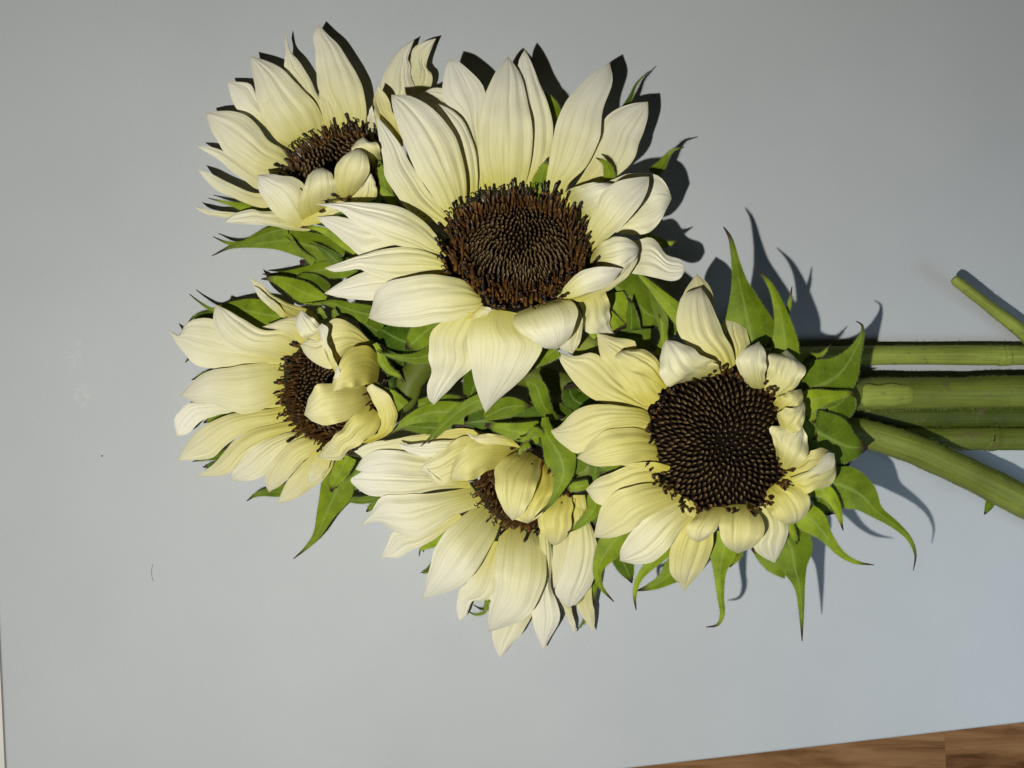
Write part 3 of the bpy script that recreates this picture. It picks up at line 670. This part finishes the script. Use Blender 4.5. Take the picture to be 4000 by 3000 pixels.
# ================================================================== the flower with the splayed petals at the back corner
t = Flower('white sunflower with splayed pointed petals, lying flat on the table behind the largest head', 1, (1000, 1095), 19.4, 36, (-0.5, -0.86), 24, 0.14)
P = t.petal
P(1, [(1000,860),(970,700),(900,580),(885,450),(880,330),(868,230)], (905,160), [(1150,880),(1205,800),(1212,700),(1190,570),(1150,470),(1100,390),(1030,290),(960,220)], (U,17,13), 1.6)
P(1, [(740,980),(620,900),(560,800),(510,680),(490,560),(470,450)], (460,362), [(930,880),(935,810),(920,740),(870,650),(800,580),(720,500),(650,430),(560,390)], (U,18,14), 2.0)
P(1, [(900,880),(780,560),(700,470),(680,430),(690,330),(683,270)], (697,213), [(990,880),(960,760),(920,660),(880,580),(830,480),(770,390),(715,320)], (U,13,11), 1.0)
P(1, [(940,880),(930,760),(905,620)], (930,570), [(1030,870),(1000,720),(960,620)], (U,15,14), 1.0, tint=.5)
P(1, [(660,950),(500,780),(400,730),(360,690),(330,610)], (312,528), [(740,930),(640,830),(560,720),(500,620),(465,550),(400,530)], (U,13,12), 1.0)
P(1, [(720,1130),(620,1140),(520,1125),(400,1060),(310,1000),(250,920),(200,830)], (170,735), [(745,1070),(710,1020),(660,960),(580,910),(520,830),(450,760),(350,720),(250,718)], (U,20,17), 2.2, ridge=.4)
P(1, [(690,1130),(510,1115),(400,1050),(330,1000),(250,965),(180,950)], (118,948), [(700,1200),(600,1225),(500,1225),(420,1170),(340,1110),(260,1040),(180,990)], (U,13,12), 1.0)
P(1, [(720,1180),(520,1255),(400,1220),(280,1160),(190,1120)], (123,1098), [(740,1240),(600,1335),(520,1345),(430,1312),(330,1272),(230,1222),(160,1155)], (U,15,13), 1.0, tint=.3)
P(1, [(700,1330),(500,1395),(350,1375),(230,1370),(160,1350)], (98,1336), [(700,1400),(500,1432),(330,1412),(220,1400),(150,1378)], (20,15,12), .8, tint=.35)
P(1, [(760,1350),(560,1370),(470,1358),(380,1380),(320,1410)], (288,1442), [(880,1430),(850,1492),(760,1497),(640,1472),(520,1455),(400,1452)], (30,22,17), 1.6, ridge=.45)
P(1, [(770,1485),(640,1405),(560,1310),(510,1220)], (508,1133), [(860,1420),(830,1320),(812,1200),(760,1160),(680,1140),(580,1130)], (30,36,34), 2.4, ridge=.15)
P(1, [(790,1440),(768,1330),(800,1240),(820,1170),(860,1110)], (930,1085), [(1060,1310),(1035,1270),(1012,1180),(985,1120)], (U,45,41), 2.6, tint=.4, ridge=.14)
P(1, [(1060,1320),(1018,1230),(1003,1140),(1020,1070),(1070,1010),(1120,975)], (1170,965), [(1120,1290),(1180,1205),(1226,1130),(1232,1060),(1210,1000)], (U,49,46), 2.8, tint=.5, ridge=.14)
P(1, [(1230,1120),(1190,1010),(1115,965),(1150,910)], (1190,888), [(1310,1090),(1305,1000),(1285,925),(1230,915)], (U,42,40), 2.2, tint=.5, wave=1.6)
P(1, [(1060,1315),(1110,1285),(1180,1200)], (1240,1118), [(1230,1310),(1278,1270),(1272,1180)], (36,40,43), 1.4, tint=.45, wave=1.2)
P(1, [(780,1460),(900,1330),(1050,1295)], (1280,1250), [(900,1450),(1050,1400),(1180,1330)], (32,33,34), 1.4, tint=.45)
P(1, [(1230,880),(1290,660),(1310,530),(1350,430),(1400,350),(1460,290)], (1525,255), [(1330,820),(1480,660),(1530,600),(1500,480),(1500,420),(1480,380),(1500,320)], (16,16,12), 1.4, ridge=.35)
P(1, [(1330,800),(1420,600),(1490,420),(1510,320),(1580,270)], (1665,248), [(1400,780),(1540,630),(1610,590),(1640,540),(1640,480),(1600,430),(1630,330)], (14,13,11), 1.2, tint=.3, ridge=.35)
P(1, [(1225,930),(1215,800),(1230,720)], (1250,680), [(1290,930),(1280,850),(1266,760)], (U,17,17), 1.0)
B = t.bract
B(7, [(760,330,260),(480,250,240),(250,200,190),(60,220,90),(-200,250,34),(-380,330,8)], (16,12,9), .42)
B(1, [(700,1480,80),(540,1520,60),(420,1575,34),(320,1575,22),(218,1533,4)], (14,11,9), .5)
B(7, [(910,335,40),(790,235,96),(650,145,74),(520,92,40),(375,85,6)], (30,30,30), .85)
B(1, [(600,1340,60),(450,1345,62),(340,1322,28),(188,1284,4)], (10,9,9), .75)
B(1, [(1360,1290,70),(1320,1160,56),(1295,1065,28),(1253,1003,4)], (34,35,36), .5)
B(1, [(1400,1325,60),(1330,1250,44),(1278,1188,5)], (34,35,35), .75)
B(7, [(720,400,140),(610,300,70),(530,245,24),(458,220,4)], (18,19,20), .2)
B(7, [(500,390,70),(390,300,34),(310,210,20),(262,163,4)], (16,18,20), .35)
B(7, [(900,440,120),(700,400,180),(480,420,170),(380,370,20)], (14,10,8), .2)
B(7, [(880,470,100),(620,450,150),(380,480,90),(200,492,44),(55,488,8)], (20,15,10), .3)
t.stem([(1500,800,18,4),(1900,1100,14,4),(2500,1440,9,4.2),(3100,1610,8,5),(3350,1622,8,5.2),(3650,1624,8,5.2),(4000,1622,8,5.2),(4450,1622,8,5.2)], .02)
t.ring(56, FM, 12)

# ================================================================== the flower with petals folded over its disc, at the side away from the stems
l = Flower('yellowish sunflower with petals folded over half its disc, farthest head from the stem ends', 3, (970, 730), 21.6, 25, (-0.94, 0.3), 32, 0.55, 0.72, 0.95)
P = l.petal
P(3, [(720,535),(500,440),(330,345),(240,338),(170,370),(140,425)], (78,395), [(720,580),(520,590),(380,602),(300,602),(220,582),(160,522),(110,452)], (U,21,16), 1.6, tint=.12)
P(3, [(730,570),(520,535),(420,500),(350,440),(322,370),(325,300)], (340,263), [(800,480),(765,420),(700,395),(600,400),(530,370),(470,330),(400,290)], (U,29,24), 2.0, tint=.16)
P(3, [(700,570),(560,580),(420,600),(300,620),(220,670)], (143,750), [(710,760),(600,825),(500,852),(430,842),(320,802),(220,790)], (U,25,16), 2.4, ridge=.12, tint=.2)
P(3, [(690,780),(480,800),(350,795),(200,790),(150,830),(110,880)], (125,972), [(690,830),(520,858),(400,852),(300,872),(240,905),(185,960)], (U,14,12), 1.2, tint=.12)
P(3, [(710,810),(600,830),(500,840),(400,860),(300,900),(220,960),(160,1040)], (128,1105), [(740,890),(600,925),(500,955),(400,1015),(320,1090),(220,1102)], (U,21,14), 1.8)
P(3, [(750,890),(640,910),(540,935),(460,980),(400,1030),(340,1110)], (228,1192), [(800,950),(660,980),(560,1030),(480,1090),(420,1165),(330,1188)], (U,22,13), 1.6)
P(3, [(810,950),(720,955),(620,990),(540,1030),(480,1090),(430,1150)], (416,1212), [(860,975),(720,1045),(650,1125),(580,1195),(500,1217)], (U,24,15), 1.6, tint=.3)
P(3, [(910,980),(830,975),(760,1000),(690,1050),(620,1140),(600,1220)], (622,1275), [(940,1000),(870,1065),(800,1115),(740,1185),(680,1245)], (U,27,17), 1.8)
P(3, [(930,1020),(850,1080),(780,1140),(720,1220)], (663,1337), [(980,1040),(970,1120),(950,1170),(900,1222),(830,1272),(740,1322)], (29,22,12), 1.2)
P(3, [(900,1050),(850,1110),(840,1160)], (830,1230), [(970,1060),(950,1130),(900,1210)], (30,27,22), 1.2)
P(3, [(1150,795),(1100,830),(1060,880),(1000,950),(940,1010)], (885,1088), [(1228,860),(1218,930),(1150,990),(1060,1060),(985,1108)], (41,47,35), 2.0, wave=2.0, tint=.6)
P(3, [(1080,1010),(1200,960),(1215,870),(1190,800),(1150,715)], (1180,690), [(1180,1010),(1290,940),(1312,830),(1260,740)], (38,42,44), 1.4, tint=.85, wave=1.2)
P(3, [(1190,690),(1060,705),(960,690),(885,688),(850,740),(825,810)], (812,857), [(1200,790),(1100,842),(1040,890),(950,914),(870,902)], (U,53,48), 1.8, wave=1.5, tint=.7, ridge=.15)
P(3, [(1215,690),(1080,705),(1020,720)], (970,735), [(1235,560),(1160,488),(1080,492),(1022,540),(990,620)], (U,54,52), 1.9, wave=1.5, tint=.8, ridge=.15)
P(3, [(1160,500),(1060,505),(985,590),(955,614),(880,585),(820,535)], (792,480), [(1190,480),(1110,400),(1020,343),(950,350),(900,440),(830,450)], (U,46,40), 2.2, tint=.6, ridge=.4)
P(3, [(940,440),(850,455),(785,412),(765,350)], (800,290), [(980,400),(960,348),(915,368),(850,330)], (40,46,44), 2.0, tint=.15, wave=1.6)
P(3, [(985,640),(930,535),(902,455),(888,392)], (908,363), [(1005,610),(962,530),(937,460),(942,392)], (51,54,50), -1.0, tint=.1)
P(3, [(985,720),(968,690),(975,650)], (985,590), [(998,700),(1005,660),(1008,620)], (53,57,54), -.6, tint=.05)
P(3, [(800,480),(700,405),(640,395)], (585,382), [(900,440),(800,340),(770,325),(680,347)], (34,32,28), 1.6, tint=.5)
P(3, [(740,340),(640,290),(570,220),(540,160)], (518,116), [(900,345),(860,300),(750,260),(660,220),(580,150)], (32,25,22), 1.0, tint=.7)
P(3, [(730,325),(690,330),(620,270),(560,210)], (540,160), [(720,320),(680,270),(620,220),(575,180)], (30,27,24), 1.0, tint=.15)
B = l.bract
B(3, [(690,330,120),(600,315,150),(500,295,130),(400,280,56),(320,290,22),(250,250,12),(193,205,4)], (20,15,11), .45)
B(3, [(1000,1170,120),(990,1260,180),(930,1390,100),(885,1500,46),(830,1570,22),(755,1636,4)], (16,12,8), .45)
B(3, [(760,1250,60),(680,1270,60),(600,1278,38),(545,1293,20),(503,1324,4)], (11,9,8), .35)
B(3, [(1050,1080,100),(1005,1170,90),(970,1230,50),(960,1275,10)], (27,25,23), .8)
B(3, [(1220,1305,40),(1120,1320,38),(1020,1315,20),(938,1336,4)], (13,12,11), .35)
B(3, [(1130,1120,160),(1080,1190,150),(1020,1250,60)], (17,14,12), .2)
B(3, [(380,330,70),(280,320,34),(220,330,18),(186,358,4)], (9,7,6), .15)
B(3, [(420,640,60),(300,640,44),(205,668,5)], (9,7,6), .15)
B(3, [(300,560,50),(210,545,24),(170,575,4)], (8,7,6), .15)
B(3, [(420,860,60),(330,875,40),(270,900,10)], (9,8,7), .5)
B(3, [(420,1070,60),(320,1085,34),(210,1110,4)], (10,8,7), .25)
B(3, [(420,1110,50),(330,1130,36),(265,1140,5)], (7,5,4), .15)
B(7, [(980,840,160),(820,800,130),(670,745,66),(560,740,22),(386,765,4)], (36,33,33), .4)
B(7, [(600,720,80),(420,650,180),(270,575,120),(150,532,54),(45,530,10)], (28,24,22), .6)
B(7, [(620,640,120),(500,580,170),(380,540,120),(320,530,20)], (24,20,18), .15)
B(7, [(580,880,60),(560,820,40),(540,760,6)], (36,38,38), .6)
B(7, [(700,880,60),(680,830,36),(665,780,5)], (36,38,38), .5)
B(7, [(1020,1090,60),(1070,1200,78),(1140,1310,64),(1230,1365,34),(1278,1432,5)], (42,40,38), .75)
B(7, [(1120,1150,140),(1200,1280,150),(1290,1400,40)], (34,30,26), .1)
B(7, [(1270,1640,130),(1170,1530,80),(1100,1490,30),(1028,1468,5)], (40,40,40), .55)
B(7, [(1000,1440,80),(1090,1540,120),(1180,1640,120),(1230,1760,60)], (40,37,34), .6)
B(7, [(1050,1380,80),(1150,1450,120),(1260,1560,60)], (34,30,28), .15)
B(7, [(920,880,90),(1000,1000,120),(1080,1100,60)], (34,30,28), .15)
l.stem([(1560,1560,28,5.2),(1615,1470,30,5.2),(1740,1400,26,5.0),(2200,1500,16,4.6),(2800,1650,11,4.6),(3300,1708,10,4.6),(3830,1712,10,4.5),(3862,1712,10,4.95),(3895,1712,10,4.6),(4000,1713,10,4.6),(4450,1715,10,4.6)], .35)
l.ring(60, FM, 15, 0.8)

# ================================================================== the drooping flower towards the wooden floor
b = Flower('white sunflower drooping sideways with a green bract over its hidden disc, nearest the wooden floor', 4, (1170, 565), 18.4, 35, (-0.62, 0.78), 26, 0.12)
P = b.petal
P(4, [(860,505),(600,490),(450,470),(320,470),(260,490)], (216,515), [(890,560),(700,570),(550,602),(400,607),(330,602),(270,562)], (U,18,14), 1.6, ridge=.35)
P(4, [(820,420),(700,395),(560,368),(400,355),(310,390)], (260,462), [(850,500),(720,490),(600,492),(450,482),(330,482)], (28,26,18), 1.8, ridge=.35)
P(4, [(800,330),(640,290),(420,303),(330,322)], (218,387), [(800,380),(640,345),(500,360),(400,385),(300,397)], (28,22,18), 1.2, tint=.35)
P(4, [(1020,280),(850,240),(700,255),(560,280)], (400,312), [(1050,320),(850,300),(640,315),(500,318)], (34,29,22), 1.2, tint=.75)
P(4, [(890,555),(700,590),(500,598),(400,610),(345,690)], (285,770), [(960,650),(800,710),(700,775),(590,832),(480,802),(380,745)], (U,20,11), 2.0, ridge=.4)
P(4, [(800,680),(560,790),(470,795),(430,870)], (398,937), [(850,730),(740,800),(650,862),(560,902),(490,937)], (15,13,8), 1.2)
P(4, [(930,640),(820,730),(740,810),(690,890),(660,1000),(640,1080)], (620,1163), [(1050,740),(1015,830),(975,905),(930,990),(870,1060),(790,1112),(700,1142)], (U,22,9), 2.0)
P(4, [(980,850),(870,1060),(822,1110),(808,1200)], (820,1283), [(1060,850),(1040,950),(1010,1100),(960,1172),(892,1172),(862,1250)], (15,11,6), 1.0)
P(4, [(1060,740),(1025,880),(1010,1000),(1012,1120),(978,1250)], (983,1338), [(1240,790),(1285,900),(1292,1050),(1262,1140),(1212,1232),(1130,1292),(1040,1322)], (U,26,12), 2.4, ridge=.35)
P(4, [(1040,950),(985,1100),(975,1200)], (1000,1260), [(1080,950),(1050,1100),(1030,1200)], (13,10,7), 1.0)
P(4, [(1090,1000),(1050,1200),(1000,1320),(1010,1410)], (1040,1482), [(1220,1000),(1232,1150),(1215,1245),(1170,1335),(1090,1425)], (16,12,6), 1.2)
P(4, [(1245,740),(1255,900),(1250,1080),(1213,1180),(1217,1280),(1245,1370)], (1277,1440), [(1290,730),(1322,900),(1318,1080),(1345,1170),(1367,1250),(1352,1305),(1312,1372)], (22,17,8), 1.6)
P(4, [(1430,660),(1410,850),(1370,1000),(1338,1110),(1368,1172)], (1408,1212), [(1500,680),(1545,800),(1572,900),(1562,1010),(1520,1112),(1452,1192)], (32,29,16), 2.0)
P(4, [(1385,640),(1345,800),(1325,900),(1325,1000)], (1332,1107), [(1450,620),(1440,750),(1425,900),(1382,1030)], (33,28,18), 1.2, tint=.45)
P(4, [(1460,1040),(1455,1180),(1500,1275)], (1548,1347), [(1540,1040),(1540,1150),(1553,1255)], (16,12,6), 1.0, tint=.5)
P(4, [(1340,1080),(1375,1190),(1425,1310)], (1452,1350), [(1410,1080),(1425,1210),(1447,1285)], (14,10,5), .8, tint=.3)
P(4, [(1320,580),(1248,730),(1268,800),(1298,842)], (1330,872), [(1420,540),(1432,640),(1425,760),(1385,850)], (U,38,32), 1.6, wave=1.3, tint=.85)
P(4, [(1170,345),(1050,410),(1008,470),(1012,540),(1040,630),(1070,690)], (1108,738), [(1270,390),(1255,500),(1215,610),(1165,700)], (U,50,46), 1.0, wave=1.5, tint=.8, ridge=.4)
P(4, [(1190,400),(1150,540),(1110,650),(1110,720)], (1190,753), [(1300,405),(1345,520),(1320,620),(1258,715)], (U,46,43), 1.2, wave=1.6, tint=.95, ridge=.4)
P(4, [(1120,460),(1000,462),(930,500),(860,522)], (772,512), [(1180,360),(1085,300),(1000,284),(900,298),(832,360),(790,430)], (U,44,41), 2.2, wave=1.3, tint=.85, ridge=.15)
P(4, [(900,480),(800,513),(700,547),(640,485)], (602,470), [(920,320),(850,280),(720,358),(640,420)], (34,36,34), 2.0, tint=.5, wave=1.2)
P(4, [(860,360),(700,395),(600,387),(520,352)], (488,318), [(900,300),(840,298),(700,308),(560,325)], (33,34,31), 1.4, tint=.08)
P(4, [(1100,290),(1000,268),(900,278)], (850,260), [(1160,350),(1050,330),(930,320)], (42,43,42), 1.2, tint=.6)
P(4, [(1420,600),(1440,700),(1440,800)], (1430,860), [(1500,600),(1510,700),(1480,800)], (32,31,28), 1.2, tint=.6)
P(4, [(820,540),(720,550),(680,520)], (645,458), [(840,525),(740,520),(700,505)], (33,36,37), -.8, tint=.45)
B = b.bract
B(4, [(1000,60,70),(880,110,64),(780,180,52),(705,250,28),(655,300,14),(612,337,4)], (42,42,42), .5)
B(4, [(960,100,50),(850,150,46),(760,220,30),(690,290,14),(652,322,4)], (40,41,41), .35)
B(4, [(850,160,120),(700,150,110),(580,180,66),(500,225,32),(428,292,5)], (36,34,34), .62)
B(4, [(780,240,80),(640,235,70),(540,230,40),(480,250,8)], (30,28,27), .2)
B(4, [(1285,180,36),(1295,270,70),(1360,380,170),(1385,470,120),(1360,560,60),(1315,645,26),(1262,690,12),(1228,722,4)], (46,52,50), .5)
B(4, [(1440,330,120),(1440,410,160),(1400,470,80)], (46,48,48), .4)
B(4, [(1520,540,44),(1450,555,50),(1395,565,20)], (40,40,40), .85)
B(4, [(1570,620,120),(1540,690,70),(1470,760,36),(1405,805,4)], (40,38,38), .6)
B(4, [(1560,420,70),(1555,520,60),(1550,640,60),(1560,800,50)], (34,30,26), .25)
B(4, [(1560,780,60),(1550,950,60),(1545,1100,40),(1548,1200,8)], (22,16,10), .4)
B(4, [(1250,260,120),(1150,260,100),(1050,240,60),(960,220,20)], (44,44,42), .55)
B(4, [(1270,280,30),(1230,250,36),(1190,290,24),(1130,300,8)], (50,52,50), .6)
B(4, [(1200,320,36),(1170,340,28),(1150,360,14),(1146,395,4)], (50,53,53), .7)
B(4, [(1280,200,200),(1100,190,190),(950,200,150),(800,220,60)], (34,30,28), .08)
B(4, [(960,180,50),(1080,125,110),(1218,118,6)], (38,36,34), .45)
B(4, [(600,110,50),(720,100,84),(855,68,8)], (32,30,28), .4)
B(4, [(1420,200,120),(1330,180,160),(1250,120,100),(1200,60,20)], (32,26,22), .1)
B(4, [(760,800,70),(690,850,56),(640,880,26),(612,895,14),(605,930,4)], (11,9,8), .75)
B(4, [(690,960,30),(650,1010,18),(612,1018,4)], (6,5,4), .1)
B(4, [(1010,1120,40),(970,1180,24),(960,1230,18),(910,1245,12),(865,1225,4)], (8,10,12), .3)
B(4, [(1480,1090,30),(1475,1160,18),(1425,1207,4)], (17,18,18), .2)
B(4, [(1520,1180,30),(1500,1270,16),(1455,1335,4)], (8,7,7), .2)
B(4, [(430,640,60),(360,660,44),(318,690,8)], (10,9,8), .4)
b.stem([(2250,1820,26,5.6),(2600,1760,22,5.8),(3050,1690,22,5.8),(3330,1690,25,5.8),(3540,1744,26,5.7),(3704,1815,24,5.9),(3867,1893,22,6.1),(4000,1962,21,6.2),(4140,2040,20,6.2),(4420,2190,16,6.4)], .6)
b.ring(52, FM, 21, 1.3)

# peeled pale strip on the thick straight stem
v = []; fc = []; uvp = []
for i in range(13):
    tt = i/12; c = px(3345+200*tt, 1541-3*tt, (20.5-4.5*tt)/1000)
    for k in range(9):
        sp_ = (84+9*math.sin(i*1.1))*(1-abs(tt*2-1)**10*.45); a = math.radians(94-sp_/2+sp_*k/8); rr = 0.00655 if 0 < i < 12 and 0 < k < 8 else 0.0061
        v.append(c+Vector((0, math.cos(a)*rr, math.sin(a)*rr))); uvp.append((k/8, tt*0.02))
for i in range(12):
    for k in range(8): fc.append((i*9+k, i*9+k+1, i*9+k+10, i*9+k+9))
pe = mesh_obj('peeled_strip', v, fc, M_STEM, r.root, uvp); pe['label'] = 'pale peeled strip where the skin is off the stem'; pe['tint'] = 1.0
# a broken leaf scar on the bent stem
b.bract(6, [(1190,1262,44),(1176,1300,38),(1156,1338,6)], (24,21,19), .3, name='leaf_scar')

# ------------------------------------------------------------------ specks and hairs on the table
def thing(ob, label, cat): ob['label'] = label; ob['category'] = cat
def crumb(x, y, rx, ry, label):
    v = []; f = []; n = 8; rnd = random.Random(x)
    o = px(x, y)
    for i, (h, s) in enumerate(((0, 1.0), (0.4, 0.9), (0.8, 0.5))):
        for k in range(n):
            t = 2*math.pi*k/n; j = rnd.uniform(.75, 1.2)
            v.append(o+Vector((rx*K*s*j*math.cos(t), ry*K*s*j*math.sin(t), h*min(rx, ry)*K)))
    for i in range(2):
        for k in range(n): f.append((i*n+k, i*n+(k+1) % n, (i+1)*n+(k+1) % n, (i+1)*n+k))
    f.append(tuple(range(2*n, 3*n)))
    thing(mesh_obj('crumb', v, f, M_CRUMB), label, 'crumb')
crumb(398, 1781, 4, 3, 'tiny dark crumb alone on the bare table beyond the yellowish head')
def hair(pts, label):
    Q = [(*px(x, y, 0.0002), 0.00006) for x, y in pts]; M = 20; cl = spline3(Q, M); v = []; f = []; n = 6
    for i in range(M+1):
        d = (Vector(cl[min(M, i+1)][:3])-Vector(cl[max(0, i-1)][:3])).normalized(); sx = d.cross(Vector((0, 0, 1))).normalized()
        for k in range(n):
            t = 2*math.pi*k/n; v.append(Vector(cl[i][:3])+sx*(cl[i][3]*math.cos(t))+Vector((0, 0, cl[i][3]*math.sin(t))))
    for i in range(M):
        for k in range(n): f.append((i*n+k, i*n+(k+1) % n, (i+1)*n+(k+1) % n, (i+1)*n+k))
    thing(mesh_obj('stray_hair', v, f, M_CRUMB), label, 'hair')
hair([(596, 2205), (592, 2230), (594, 2255), (600, 2270)], 'short curved dark hair lying on the bare grey table')
